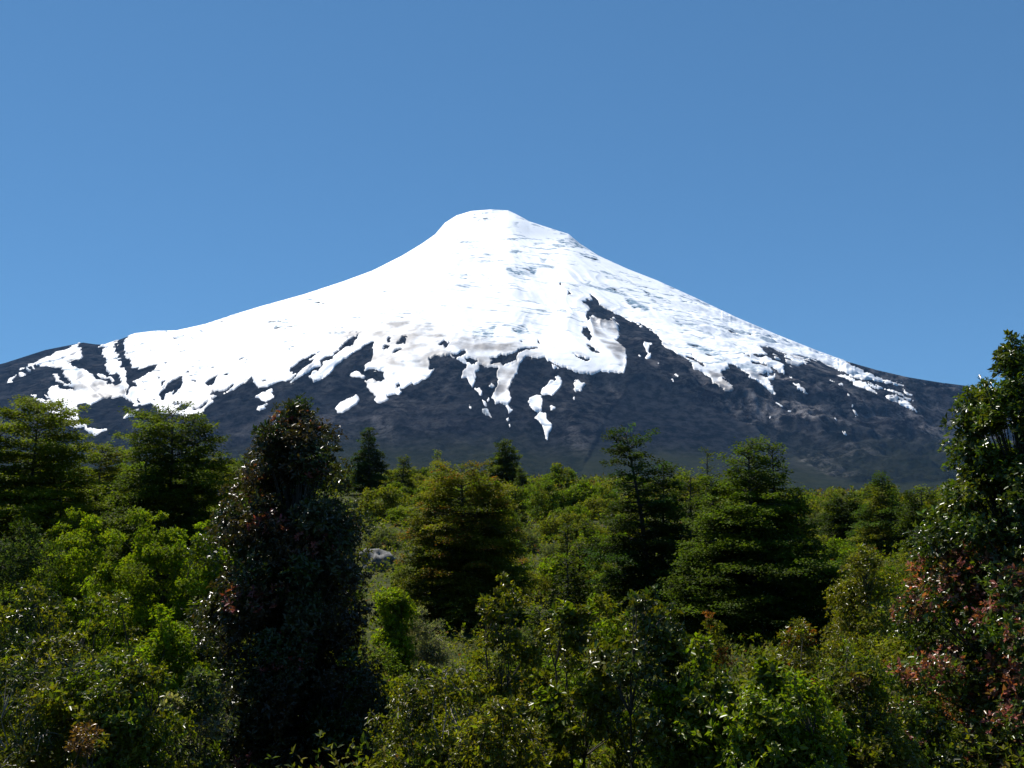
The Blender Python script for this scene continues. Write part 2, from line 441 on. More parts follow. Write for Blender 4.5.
SS = 3; RX0, RX1, RY0, RY1 = -40, 1064, 150, 560
def raster(polys):
    W, H = (RX1 - RX0) * SS, (RY1 - RY0) * SS
    out = np.zeros((H, W), bool)
    xs = RX0 + (np.arange(W) + .5) / SS
    for pl in polys:
        pts = np.array(pl); q = np.roll(pts, -1, 0)
        lo = max(0, int((pts[:, 1].min() - RY0) * SS) - 1); hi = min(H, int((pts[:, 1].max() - RY0) * SS) + 2)
        for r in range(lo, hi):
            y = RY0 + (r + .5) / SS
            hit = (pts[:, 1] > y) != (q[:, 1] > y)
            if not hit.any(): continue
            a, b = pts[hit], q[hit]
            xc = np.sort(a[:, 0] + (y - a[:, 1]) / (b[:, 1] - a[:, 1]) * (b[:, 0] - a[:, 0]))
            out[r] |= (np.searchsorted(xc, xs) % 2) == 1
    return out.astype(float)
def blur(a, n, k=1):
    for _ in range(n):
        for ax in (0, 1):
            s = a.copy()
            for d in range(1, k + 1):
                s = s + np.roll(a, d, ax) + np.roll(a, -d, ax)
            a = s / (2 * k + 1)
    return a
def sample(img, px, py):
    x = np.clip((px - RX0) * SS - .5, 0, img.shape[1] - 2); y = np.clip((py - RY0) * SS - .5, 0, img.shape[0] - 2)
    ix, iy = x.astype(int), y.astype(int); fx, fy = x - ix, y - iy
    return (img[iy, ix] * (1 - fx) + img[iy, ix + 1] * fx) * (1 - fy) + (img[iy + 1, ix] * (1 - fx) + img[iy + 1, ix + 1] * fx) * fy

DEBUG = False
def build_volcano():
    D = 6000.0
    cols = np.concatenate([np.linspace(-620, -60, 90)[:-1], np.linspace(-60, 1084, 1720), np.linspace(1084, 1640, 90)[1:]])
    rows = np.concatenate([np.linspace(1500, 2400, 40)[:-1], np.linspace(2400, 6350, 720), np.linspace(6350, 11500, 50)[1:]])
    PX, Y = np.meshgrid(cols, rows, indexing='ij')
    X = Y * (PX - 512) / F
    ax = D * (490 - 512) / F
    dx, dy = X - ax, Y - D
    out = np.array(OUTLINE)
    tt = np.array([ray_tan(px, py)[1] for px, py in out])      # tangent of the outline's elevation
    kpx = D / F
    def prof(side):
        s = out[:, 0] >= 490 if side > 0 else out[:, 0] <= 490
        r = np.abs(out[s, 0] - 490) * kpx; h = tt[s] * D
        o = np.argsort(r); r, h = r[o], h[o]
        if side > 0:
            r = np.append(r, [4300, 5100, 6200, 9000]); h = np.append(h, [330, 130, 20, -60])
        else:
            r = np.append(r, [4000, 5000, 6200, 9000]); h = np.append(h, [460, 190, 20, -60])
        g = np.arange(0, 9000, 15.); hh = np.interp(g, r, h)
        kk = np.exp(-.5 * (np.arange(-14, 15) / 5.) ** 2); kk /= kk.sum()
        hh = np.convolve(np.pad(hh, 14, mode='reflect'), kk, mode='valid')
        return g, hh
    kf = 1.12 + .62 * sstep(1200, 4300, -dy)
    rr = np.sqrt(dx ** 2 * (1 + .10 * sstep(0, 3500, -dy)) + (np.where(dy < 0, kf, 1.3) * dy) ** 2)
    hr = np.interp(rr, *prof(1)); hl = np.interp(rr, *prof(-1))
    s = dx / np.maximum(rr, 1)
    w = sstep(-.75, .75, s)
    Z = hl * (1 - w) + hr * w
    front = np.clip(-dy / np.maximum(rr, 1), 0, 1)
    Z = Z - front * 130 * sstep(1200, 3500, rr) * np.exp(-((rr - 3300) / 1500) ** 2)
    th = np.arctan2(dx, -dy)
    px0, py0 = project(X, Y, Z)
    ash = sample(blur(raster([ASH]), 2, 4), px0 + 3 * fbm2(dx / 90, dy / 90, 15, 3), py0)
    snowy = sample(blur(raster(SNOW), 4, 5), px0, py0)
    amp = sstep(250, 1700, rr) * (1 - .75 * ash) * (1 - .72 * snowy)
    right0 = sstep(600, 760, px0) * (1 - ash)
    wob = fbm2(dx / 700, dy / 700, 5, 3) * .16
    rid = lambda f, sd, ln: 1 - np.abs(fbm2((th + wob) * f, rr / ln, sd, 3))
    Z = Z + amp * (34 * (rid(9, 21, 1500) - .6) + 20 * (rid(23, 31, 800) - .6)) * (1 - sstep(4200, 6500, rr))
    Z = Z + (amp + .3 * right0) * (11 * fbm2(dx / 160, dy / 160, 41, 4) + 11 * fbm2(dx / 45, dy / 45, 43, 3) * (.5 + right0) + 46 * right0 * fbm2(dx / 260 + dy / 700, dy / 120, 45, 5) + 16 * fbm2(th * 26, rr / 420, 47, 3))
    Z = Z + 40 * ash * sstep(3300, 5600, Y)
    # bring every bearing's skyline to the photographed profile, as a broad change of relief height
    want = np.interp(cols, out[:, 0], tt)
    far = np.clip(np.maximum(-60 - cols, cols - 1084) / 400, 0, 1)
    for it in range(6):
        T = (Z - EYE) / Y
        tmax = T.max(1)
        ratio = 1 + (want / np.maximum(tmax, .02) - 1) * (1 - far)
        hw = 30 if it < 3 else 1
        k = np.hanning(2 * hw + 3)[1:-1]; k /= k.sum()
        ratio = np.convolve(np.pad(ratio, hw, mode='edge'), k, mode='valid')
        wgt = sstep(1800, 4200, Y)
        if it >= 3:
            yr = rows[T.argmax(1)][:, None]
            wgt = np.exp(-((Y - yr) / 260) ** 2)
        Z = np.where(Z > 0, Z * (1 + (ratio[:, None] - 1) * wgt), Z)
    if DEBUG:
        for c in (0, 100, 300, 490, 640, 760, 860, 960):
            q = np.abs(cols - c).argmin()
            yy = [2000, 2500, 3000, 3500, 4000, 4500, 5000, 5500, 6000]
            print("COL", c, [int(project(np.interp(v, rows, X[q]), v, np.interp(v, rows, Z[q]))[1]) for v in yy], "sky", project(0, 1, ((Z - EYE) / Y)[q].max() + EYE)[1], np.interp(c, out[:, 0], out[:, 1]))
    sky_row = ((Z - EYE) / Y).argmax(1)
    behind = np.arange(len(rows))[None, :] > sky_row[:, None]
    px, py = project(X, Y, Z)
    wx = .9 * fbm2(dx / 38, dy / 60, 51, 3) + 2.3 * fbm2(dx / 20, dy / 30, 53, 3)
    wy = .7 * fbm2(dx / 38, dy / 60, 61, 3) + 1.7 * fbm2(dx / 20, dy / 30, 63, 3)
    m_img = blur(raster(SNOW) * (1 - raster(BARE)), 1, 1)
    run = 4.5 * fbm2(th * 46 + wob * 20, rr / 650, 57, 3) + 2.5 * fbm2(th * 110, rr / 420, 58, 2)
    sx_ = dx / np.maximum(rr, 1)
    m = sample(m_img, px + wx - run * sx_, py + wy - run * (1 - .55 * np.abs(sx_)))
    fringe = sample(blur(m_img, 3, 2), px, py)
    fringe = sstep(.15, .5, fringe) * (1 - sstep(.8, 1.0, fringe))
    m = np.clip(m - .5 * fringe * sstep(.25, .5, fbm2(dx / 22, dy / 34, 67, 3)) + .5 * fringe * (m < .5) * sstep(.38, .6, fbm2(dx / 18, dy / 30, 69, 3)), 0, 1)
    sky_m = m[np.arange(len(cols)), np.maximum(sky_row - 1, 0)]
    m = sstep(.1, .9, m)
    m = np.where(behind, np.maximum(sky_m[:, None], sstep(800, 1000, Z)), m)
    m = np.where((PX < RX0 + 2) | (PX > RX1 - 2), 0, m)
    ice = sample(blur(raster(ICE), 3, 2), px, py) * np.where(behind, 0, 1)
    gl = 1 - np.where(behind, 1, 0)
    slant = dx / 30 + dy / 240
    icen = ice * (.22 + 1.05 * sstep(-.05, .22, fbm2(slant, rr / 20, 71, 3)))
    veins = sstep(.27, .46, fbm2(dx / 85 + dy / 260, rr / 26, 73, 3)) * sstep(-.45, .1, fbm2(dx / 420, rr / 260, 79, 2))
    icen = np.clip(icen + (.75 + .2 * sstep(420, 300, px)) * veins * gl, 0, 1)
    dirt_shade = sample(blur(raster(DIRT_SHADE), 4, 3), px, py) * np.where(behind, 0, 1)
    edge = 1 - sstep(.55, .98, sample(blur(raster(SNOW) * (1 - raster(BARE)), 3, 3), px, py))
    dirt_shade = np.clip(dirt_shade * 1.15 + .55 * edge * np.where(behind, 0, 1), 0, 1)
    right = sstep(600, 760, px) * (1 - ash)
    streak = fbm2(dx / 260 + dy / 900, dy / 120, 91, 4)
    fall = fbm2(th * 40 + wob * 15, rr / 330, 93, 4)
    mid_ = np.exp(-((px - 600) / 75) ** 2 - ((py - 425) / 32) ** 2)
    scree = np.clip(.26 + .74 * right + .5 * mid_ + .35 * sstep(420, 330, py), 0, 1) * (1 - .9 * ash)
    pale = (.5 * sstep(.22, .6, streak) + .6 * sstep(.12, .55, fall)) * (right * .75 + (.16 + .40 * mid_) * (1 - ash)) * (1 - .6 * sstep(820, 900, px) * sstep(430, 400, py))
    band = np.exp(-((py - (390 + (px - 690) * .52) - 6) / 9) ** 2) * sstep(690, 740, px) * sstep(960, 900, px)
    pale = np.clip(pale + .55 * band * sstep(-.1, .4, streak), 0, 1)
    veg = sstep(260, 60, Z + 120 * fbm2(dx / 420, dy / 420, 99, 4)) * .9
    nc, nr = len(cols), len(rows)
    V = np.stack([X, Y, Z], -1).reshape(-1, 3)
    i, j = np.meshgrid(np.arange(nc - 1), np.arange(nr - 1), indexing='ij')
    Q = np.stack([i * nr + j, (i + 1) * nr + j, (i + 1) * nr + j + 1, i * nr + j + 1], -1).reshape(-1, 4)
    me = make_mesh("mountain", V, [Q], smooth=True, attrs=dict(scree=scree, pale=pale, veg=veg))
    o = link("mountain", me, lava_material())
    tag(o, "dark grey conical volcano of lava and ash rising behind the scrub", "volcano", kind="structure")
    # snow: a sheet several metres thick that dips under the rock where it ends
    crev = icen * (7 * np.abs(fbm2(slant, rr / 20, 71, 3)) + 5 * fbm2(dx / 26, dy / 26, 76, 2))
    zs = Z + np.clip(m - .5, -.5, .3) * 9 - np.where(m > .6, crev, 0) + .8
    Vs = np.stack([X, Y, zs], -1).reshape(-1, 3)
    keep = (m.ravel()[Q] > .3).any(1)
    Qs = Q[keep]
    used, inv = np.unique(Qs, return_inverse=True)
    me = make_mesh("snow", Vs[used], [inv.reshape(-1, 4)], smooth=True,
                   attrs=dict(ice=icen.ravel()[used], dirt_shade=dirt_shade.ravel()[used]))
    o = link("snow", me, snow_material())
    tag(o, "bright white snow and glacier ice capping the volcano, with patches below", "snow", kind="stuff")
build_volcano()

# ------------------------------------------------------------------ haze
def build_haze():
    x, y0, y1, z0, z1 = 14500, -14500, 14500, -41.5, 1950
    V = np.array([(sx * x, y, z) for z in (z0, z1) for (sx, y) in ((-1, y0), (1, y0), (1, y1), (-1, y1))], float)
    Fc = [[0, 3, 2, 1], [4, 5, 6, 7], [0, 1, 5, 4], [1, 2, 6, 5], [2, 3, 7, 6], [3, 0, 4, 7]]
    m, n, l = nt("thin_air_haze")
    n.remove(n["Principled BSDF"])
    v = n.new("ShaderNodeVolumePrincipled")
    v.inputs["Color"].default_value = (.24, .52, 1.0, 1)
    v.inputs["Density"].default_value = HAZE
    v.inputs["Anisotropy"].default_value = 0.0
    l.new(v.outputs[0], n["Material Output"].inputs["Volume"])
    o = link("haze", make_mesh("haze", V, [np.array(Fc)]), m)
    tag(o, "thin pale blue air haze between the scrub and the volcano", "haze", kind="stuff")
HAZE = 2.6e-5
build_haze()

# ------------------------------------------------------------------ plant building blocks
class Wood:
    def __init__(s): s.V, s.F, s.n = [], [], 0
    def tube(s, pts, rad, k=5):
        pts = np.asarray(pts, float); rad = np.asarray(rad, float)
        t = unit(np.gradient(pts, axis=0))
        ref = np.where(np.abs(t[:, 2:3]) > .9, np.array([[1., 0, 0]]), np.array([[0., 0, 1]]))
        a = unit(np.cross(t, ref)); b = np.cross(t, a)
        an = np.linspace(0, 2 * np.pi, k, endpoint=False)
        ring = pts[:, None] + rad[:, None, None] * (np.cos(an)[None, :, None] * a[:, None] + np.sin(an)[None, :, None] * b[:, None])
        n = len(pts)
        i, j = np.meshgrid(np.arange(n - 1), np.arange(k), indexing='ij')
        q = np.stack([i * k + j, i * k + (j + 1) % k, (i + 1) * k + (j + 1) % k, (i + 1) * k + j], -1).reshape(-1, 4)
        s.V.append(ring.reshape(-1, 3)); s.F.append(q + s.n); s.n += n * k
    def mesh(s, name):
        return make_mesh(name, np.vstack(s.V), [np.vstack(s.F)], smooth=True)

def leaf_arrays(B, A, N, L, W, C, fold=.25):
    """folded pointed leaves: base B, axis A, face normal N, length L, width W, colour C"""
    A = unit(A); S = unit(np.cross(A, N)); N = np.cross(S, A)
    L = L[:, None]; W = W[:, None]
    v0 = B; v1 = B + A * L * .5 + S * W * .5 + N * W * fold
    v2 = B + A * L - N * L * .08; v3 = B + A * L * .5 - S * W * .5 + N * W * fold
    V = np.stack([v0, v1, v2, v3], 1).reshape(-1, 3)
    i = np.arange(len(B))[:, None] * 4
    T = np.concatenate([i + np.array([[0, 2, 1]]), i + np.array([[0, 3, 2]])])
    return V, T, np.repeat(C, 4, 0)

def rosettes(rng, E, D, k, L, W, C, spread=1.0, jit=.16, scale=None):
    n = len(E); D = unit(D)
    E2, D2 = np.repeat(E, k, 0), np.repeat(D, k, 0)
    r = unit(rng.normal(size=(n * k, 3))); r = unit(r - (r * D2).sum(1, keepdims=True) * D2)
    a = D2 * rng.uniform(.1, 1.0, (n * k, 1)) + r * spread
    Ls = L * rng.uniform(.6, 1.25, n * k)
    if scale is not None: Ls = Ls * np.repeat(scale, k)
    c = np.repeat(C, k, 0) * rng.uniform(1 - jit * 2, 1 + jit * 2, (n * k, 1)) * rng.uniform(1 - jit, 1 + jit, (n * k, 3))
    nn = D2 + .5 * rng.normal(size=(n * k, 3))
    return leaf_arrays(E2 + D2 * rng.uniform(-.5, .1, (n * k, 1)) * L, a, nn, Ls, W * Ls / L, np.clip(c, .003, .9))

def pick(rng, n, pal):
    w = np.array([p[0] for p in pal], float); w /= w.sum()
    c = np.array([p[1] for p in pal], float)
    return c[rng.choice(len(pal), n, p=w)]

def bushy(seed, H, R, prof, ncl, nros, k, L, W, cr, pal, tip=None, tip_p=0.0, tip_where=None, stems=0, trunk_r=.06, base=.06,
          twigs=0, flat=.8, spire=0, out_bias=.55, spread=1.0, upright=.7, lumpy=.28):
    """clumped broadleaf crown; returns (wood mesh builder, crown arrays)"""
    rng = np.random.default_rng(seed)
    tp, rp = prof
    t = base + (1 - base) * rng.random(ncl)
    pr = np.interp(t, tp, rp)
    keep = rng.random(ncl) < (.25 + .75 * pr / max(rp)); t, pr = t[keep], pr[keep]
    a = rng.random(len(t)) * 2 * np.pi
    lump = 1 + lumpy * noise2(np.cos(a) * 1.7 + 5, np.sin(a) * 1.7 + t * H * .9, seed) + .12 * rng.normal(size=len(t))
    rad = pr * R * lump * np.where(rng.random(len(t)) < .3, .1 + .5 * rng.random(len(t)), out_bias + (1 - out_bias) * rng.random(len(t)))
    Cc = np.stack([rad * np.cos(a), rad * np.sin(a), t * H + .12 * H * noise2(np.cos(a) * 2, np.sin(a) * 2 + 9, seed + 4) * (t > .3) * (t < .8)], -1)
    size = cr * (.55 + .8 * rng.random(len(t))) * (.45 + .55 * pr / max(rp))
    if spire:
        ts = np.linspace(.84, 1.0, spire)
        Cc = np.vstack([Cc, np.stack([.04 * rng.normal(size=spire), .04 * rng.normal(size=spire), ts * H], -1)])
        size = np.append(size, np.linspace(.5, .22, spire) * cr); t = np.append(t, ts)
    nr = np.maximum(3, (1.35 * nros * (size / cr) ** 2)).astype(int)
    idx = np.repeat(np.arange(len(Cc)), nr)
    g = rng.normal(size=(len(idx), 3)); g = unit(g) * (rng.random((len(idx), 1)) ** .45)
    E = Cc[idx] + g * size[idx][:, None] * np.array([1.1, 1.1, flat * 1.1])
    E[:, 2] = np.maximum(E[:, 2], .05)
    D = np.stack([E[:, 0] / max(R, .1), E[:, 1] / max(R, .1), np.full(len(E), upright)], -1) + .4 * rng.normal(size=E.shape) + g * .5
    ccol = pick(rng, len(Cc), pal) * rng.uniform(.8, 1.2, (len(Cc), 1))
    col = ccol[idx]
    if tip is not None:
        cl_red = rng.random(len(Cc)) < tip_p
        if tip_where is not None: cl_red &= tip_where(Cc, H)
        red = cl_red[idx] & (rng.random(len(idx)) < .62) & (g[:, 2] > -.35)
        col[red] = pick(rng, int(red.sum()), tip)
    crown = rosettes(rng, E, D, k, L, W, col, spread, scale=rng.uniform(.68, 1.38, len(Cc))[idx])
    w = Wood()
    th = np.linspace(0, 1, 9)
    if stems == 0:
        tx = .05 * R * np.sin(th * 5 + seed); ty = .05 * R * np.cos(th * 4 + seed)
        trunk = np.stack([tx * th, ty * th, th * H * .96 - .25 * (th == 0)], -1)
        w.tube(trunk, trunk_r * (1 - th) ** .8 + .008, 8)
    if stems:
        sa = rng.random(stems) * 6.283; tall = min(1.0, max(rp)) * H
        SF = []
        for q in range(stems):
            o2 = np.array([math.cos(sa[q]), math.sin(sa[q])]); sw = np.array([-o2[1], o2[0]]) * rng.normal()
            SF.append(np.array([[*(o2 * .05 * R * k_ + o2 * R * .42 * f_ ** 1.4 + sw * R * .12 * math.sin(3.3 * f_)), -.15 * (f_ == 0) + .68 * tall * f_] for f_, k_ in ((0, 1), (.25, 1.2), (.5, 1.3), (.75, 1.2), (1, 1))]))
            w.tube(SF[-1], trunk_r * np.array([.62, .5, .4, .3, .18]), 5)
    for q in range(len(Cc)):
        c = Cc[q]
        if stems == 0:
            st = np.clip(t[q] * .78 - .04, .03, .95); s0 = np.array([np.interp(st, th, trunk[:, 0]), np.interp(st, th, trunk[:, 1]), st * H * .96])
            mid = s0 * .5 + c * .5 + np.array([0, 0, -.06 * np.hypot(c[0], c[1])])
            w.tube([s0, mid, c], [trunk_r * .30 * (1 - st) + .008, .009, .005], 4)
        else:
            cand = np.concatenate([f_[1:] for f_ in SF])
            cand = cand[cand[:, 2] < max(c[2] * .85, cand[:, 2].min() + .01)]
            s0 = cand[np.linalg.norm(cand - c, axis=1).argmin()]
            m1 = s0 * .5 + c * .5 + .06 * R * rng.normal(size=3)
            w.tube([s0, m1, c], [trunk_r * .26, trunk_r * .2, .003], 4)
        if twigs:
            mine = E[idx == q][:twigs]
            for e in mine: w.tube([c, c * .45 + e * .55 + np.array([0, 0, .02]), e], [.006, .0045, .003], 3)
    return w, crown

def tiered(seed, H, R, prof, nl, per, L, W, pal, tip=None, tip_p=0.0, tip_where=None, trunk_r=.12, base=.05, plate=.42, thick=.05, lift=.25, lean=(0, 0), tops=()):
    """southern beech: spreading limbs carrying flat layered sprays of tiny leaves; tops adds further leaders (dx, dy, height share, radius share)"""
    rng = np.random.default_rng(seed)
    tp, rp = prof
    nl = max(14, int(nl * 1.75)); per = per * 2.9; L = L * .95; W = W * .95
    t = np.sort(base + (1 - base) * ((np.arange(nl) + rng.random(nl)) / nl))
    a = np.arange(nl) * 2.39996 + rng.normal(size=nl) * .5
    Ln = np.interp(t, tp, rp) * R * (.66 + .42 * rng.random(nl)) * (1 + .16 * noise2(np.cos(a) * 1.3 + 3, np.sin(a) * 1.3 + t * 6, seed))
    w = Wood(); th = np.linspace(0, 1, 10)
    trunk = np.stack([lean[0] * th ** 2 + .03 * R * np.sin(th * 6 + seed), lean[1] * th ** 2 + .03 * R * np.cos(th * 5 + seed), th * H * .985 - .3 * (th == 0)], -1)
    w.tube(trunk, trunk_r * (1 - th) ** .9 + .01, 8)
    Bs, As, Ns, Cs = [], [], [], []
    for q in range(nl):
        s0 = np.array([np.interp(t[q], th, trunk[:, 0]), np.interp(t[q], th, trunk[:, 1]), t[q] * H * .985])
        az = a[q]; d = np.array([math.cos(az), math.sin(az), 0]); l_ = max(Ln[q], .22)
        up = lift * (.3 + 1.1 * rng.random()) + 1.1 * max(0, t[q] - .72) * 2
        f = lambda s: s0 + d * l_ * s + np.array([0, 0, l_ * (up * s - .30 * s * s)])
        sc = np.linspace(0, 1, 5)
        w.tube([f(s) for s in sc], (trunk_r * .28 * (1 - t[q]) + .012) * (1 - sc) + .004, 4)
        npl = max(2, int(round(2.3 * l_ / plate)))
        c_l = pick(rng, 1, pal)[0] * rng.uniform(.8, 1.25)
        for p_ in range(npl):
            s = .15 + .85 * (p_ + .5 + .5 * rng.random()) / npl
            swing = rng.normal() * .55
            dd = np.array([math.cos(az + swing), math.sin(az + swing), 0.])
            sd = np.array([-d[1], d[0], 0]) * math.sin(swing) * .45 * l_ * s
            c = f(s) + sd + np.array([0, 0, rng.normal() * .07])
            r = plate * (.5 + .6 * rng.random()) * min(1, .42 + .42 * l_)
            n = max(8, int(per * (r / plate) ** 2))
            # a fan: long along dd, narrow across, ragged front, thin
            u = rng.random(n) ** .75; v = rng.normal(size=n) * .34 * np.sin(np.clip(u, .06, 1) * 2.6)
            fing = .14 * np.sin(v * 22 + seed + p_)
            side = np.array([-dd[1], dd[0], 0])
            B = c + dd * ((u + fing * u) * 1.5 - .6)[:, None] * r + side * (v * 1.5 * r)[:, None]
            B[:, 2] += (u - .4) * r * (up * .7 - .1) - .5 * r * v * v + thick * .9 * rng.normal(size=n)
            out = dd * .8 + side * (np.sign(v) * .8)[:, None]
            Bs.append(B); As.append(out + .45 * rng.normal(size=(n, 3)) * np.array([1, 1, .55])); Ns.append(np.array([0, 0, 1.]) + .45 * rng.normal(size=(n, 3)))
            cc = np.tile(c_l * rng.uniform(.85, 1.15), (n, 1))
            if tip is not None and rng.random() < tip_p and (tip_where is None or tip_where(c[None], H)[0]):
                red = (u > .5) & (rng.random(n) < .65); cc[red] = pick(rng, int(red.sum()), tip)
            Cs.append(cc)
    B, A, N, C = map(np.vstack, (Bs, As, Ns, Cs))
    n = len(B)
    C = np.clip(C * rng.uniform(.7, 1.3, (n, 1)) * rng.uniform(.88, 1.12, (n, 3)), .003, .9)
    Ls = L * rng.uniform(.7, 1.4, n)
    V, T, C = leaf_arrays(B, A, N, Ls, Ls * W / L, C)
    for k, (ox, oy, hs, rs) in enumerate(tops):
        w2, (V2, T2, C2) = tiered(seed + 500 + k, H * hs, R * rs, prof, max(14, int(nl / 1.75 * hs * rs * 1.25)), per / 2.9, L / .95, W / .95, pal, tip, tip_p, tip_where, trunk_r * .6, base, plate * .9, thick, lift)
        off = np.array([ox, oy, 0.])
        for vv, ff in zip(w2.V, w2.F):
            w.V.append(vv + off); w.F.append(ff + w.n)
        w.n += w2.n
        T = np.vstack([T, T2 + len(V)]); V = np.vstack([V, V2 + off]); C = np.vstack([C, C2])
    return w, (V, T, C)

def plant(name, wc, leafmat, loc, label, cat, group=None, rz=0.0, sc=(1, 1, 1), parts=("trunk", "crown"), bark=None):
    w, (V, T, C) = wc
    e = empty(name, loc, rz, sc)
    link(parts[0], w.mesh(parts[0]), bark or DARK_BARK, e)
    link(parts[1], make_mesh(parts[1], V, [T], C), leafmat, e)
    return tag(e, label, cat, group)

def copy_plant(src, loc, rz, sc, label, group):
    e = src.copy(); COL.objects.link(e)
    e.location = loc; e.rotation_euler = (0, 0, rz); e.scale = sc
    e["label"] = label; e["group"] = group
    for ch in src.children:
        c = ch.copy(); COL.objects.link(c); c.parent = e
    return e

def spot(px, d):
    x = d * ray_tan(px, 500)[0]
    return x, d, float(ground_z(x, d))
def height_to(px, py, d):
    x, y, z = spot(px, d)
    return EYE + ray_tan(px, py)[1] * d - z

# colours of leaves (linear albedo)
LIME = (.165, .215, .010); GREEN = (.096, .120, .009); OLIVE = (.116, .116, .010); YOLIVE = (.145, .136, .011)
DEEP = (.030, .044, .007); BEECH = (.078, .092, .008); GREY = (.17, .165, .115); RUST = (.19, .068, .016); PINK = (.30, .09, .068); BROWN = (.05, .037, .016)
FRESH = (.135, .172, .010)

CONE = ([0, .08, .3, .55, .8, .93, 1], [.75, 1, 1, .85, .52, .25, .06])
ROUND = ([0, .12, .35, .6, .85, 1], [.7, .95, 1, .95, .7, .2])
COLUMN = ([0, .1, .4, .65, .8, .92, 1], [.85, 1, 1, .88, .68, .36, .10])
BEECHP = ([0, .1, .35, .6, .8, .93, 1], [.8, 1, .95, .72, .45, .22, .06])
FLATTOP = ([0, .15, .45, .75, .92, 1], [.75, 1, .98, .82, .55, .2])
SLIM = ([0, .1, .3, .6, .85, 1], [.7, 1, .8, .5, .25, .05])

# ------------------------------------------------------------------ the trees one can tell apart
def tree(name, kind, seed, px, d, top, wpx, label, cat="tree", mat=None, bark=None, parts=("trunk", "crown"), **kw):
    H = height_to(px, top, d); R = wpx * d / F
    if kind == 'bushy': wc = bushy(seed, H, R, **kw)
    else: wc = tiered(seed, H, R, **kw)
    return plant(name, wc, mat or (LEAF_BEECH if kind == 'tiered' else LEAF_MATTE), spot(px, d), label, cat, parts=parts, bark=bark or (DARK_BARK if kind == 'tiered' else None))
PLACED = []
CLEAR = [(757, 28, 82, .5), (462, 34, 66, .6), (646, 31, 40, .6), (30, 33, 60, .6), (168, 32, 56, .6), (379, 50, 24, .65)]
def big(px, d, r): PLACED.append((*spot(px, d)[:2], r))

# near, dark, red-tinged
tree("broadleaf_tree", 'bushy', 11, 293, 13.0, 402, 88, "tall dark conical tree with reddish brown tips and white leaf glints, left of centre", mat=LEAF_DARK,
     prof=([0, .2, .42, .58, .74, .846, .925, 1], [.9, .9, .84, .77, .67, .54, .37, .10]), ncl=540, nros=60, k=6, L=.058, W=.024, cr=.25, pal=[(4, (.050, .036, .016)), (3, (.045, .045, .013)), (3, DEEP)],
     tip=[(3, (.19, .05, .045)), (2, (.13, .075, .04))], tip_p=.06, lumpy=.18, spire=5, trunk_r=.09, twigs=2)
big(300, 13, 1.4)
tree("broadleaf_tree", 'bushy', 17, 1022, 12.0, 336, 132, "tall green tree with pinkish red young leaves at the right edge", mat=LEAF_DARK,
     prof=([0, .15, .39, .52, .65, .776, .885, .94, 1], [.9, .92, .84, .77, .64, .45, .30, .15, .03]), ncl=640, nros=62, k=6, L=.066, W=.031, cr=.26, lumpy=.10,
     pal=[(4, (.072, .100, .012)), (3, (.045, .062, .011)), (1, (.10, .115, .012))],
     tip=[(3, (.31, .10, .075)), (2, (.18, .095, .05))], tip_p=.55, tip_where=lambda c, H: (c[:, 2] < .53 * H), spire=7, trunk_r=.10, twigs=2)
big(1022, 12, 1.7)
# beeches of the middle distance
tree("beech_tree", 'tiered', 21, 30, 33, 401, 70, "bushy green beech tree at the left edge, above the bright green shrubs", prof=FLATTOP, nl=58, per=62, L=.085, W=.05,
     pal=[(3, (.10, .118, .010)), (2, (.125, .145, .010))], plate=.5, tops=((.95, .2, .86, .6), (-1.0, -.2, .9, .6))); big(30, 33, 2.2)
tree("beech_tree", 'tiered', 22, 168, 32, 408, 62, "dark flat-topped beech tree against the snow, left of the dark reddish tree", prof=FLATTOP, nl=56, per=66, L=.080, W=.05,
     pal=[(2, (.045, .062, .008)), (3, (.09, .115, .01))], plate=.5, tops=((.75, .1, .94, .62), (-.85, .2, .9, .6))); big(168, 32, 2.0)
tree("beech_tree", 'tiered', 23, 462, 34, 468, 62, "broad beech tree with orange tipped foliage in the centre of the slope", prof=([0, .1, .4, .7, .88, 1], [.85, 1, 1, .86, .62, .32]), nl=58, per=66, L=.075, W=.045,
     pal=[(3, (.125, .122, .010)), (3, (.085, .098, .010))], tip=[(2, (.17, .100, .014)), (1, RUST)], tip_p=.24, tip_where=lambda c, H: (c[:, 2] > .35 * H), plate=.46, lift=.15, tops=((.85, .2, .86, .6), (-.95, 0, .8, .6))); big(462, 34, 2.4)
tree("beech_tree", 'tiered', 24, 646, 31, 430, 58, "slender dark beech tree with a forked ragged tip, left of the broad dark beech", prof=([0, .1, .4, .62, .7, .85, .96, 1], [.9, 1, .9, .6, .42, .40, .30, .12]), nl=54, per=60, L=.078, W=.048,
     pal=[(3, DEEP), (2, (.034, .066, .012))], plate=.40, lift=.35, lean=(-.55, 0), tops=((.55, .2, .84, .75),)); big(646, 31, 1.5)
tree("beech_tree", 'tiered', 25, 752, 28, 441, 88, "broad dark beech tree with lit left side and black shaded base, right of centre", prof=([0, .08, .3, .55, .78, .92, 1], [.92, 1, .9, .68, .38, .17, .04]), nl=80, per=64, L=.075, W=.046,
     pal=[(3, (.072, .102, .010)), (2, (.045, .065, .009))], plate=.48, lift=.34, tops=((.62, .1, .985, .55), (-1.05, .2, .80, .6), (1.2, -.2, .74, .6))); big(757, 28, 2.4)
tree("beech_tree", 'tiered', 26, 708, 42, 450, 20, "thin bare-looking young beech rising behind the gap between the two dark beeches", prof=SLIM, nl=30, per=26, L=.09, W=.05,
     pal=[(3, GREEN), (1, DEEP)], plate=.36); big(708, 42, .8)
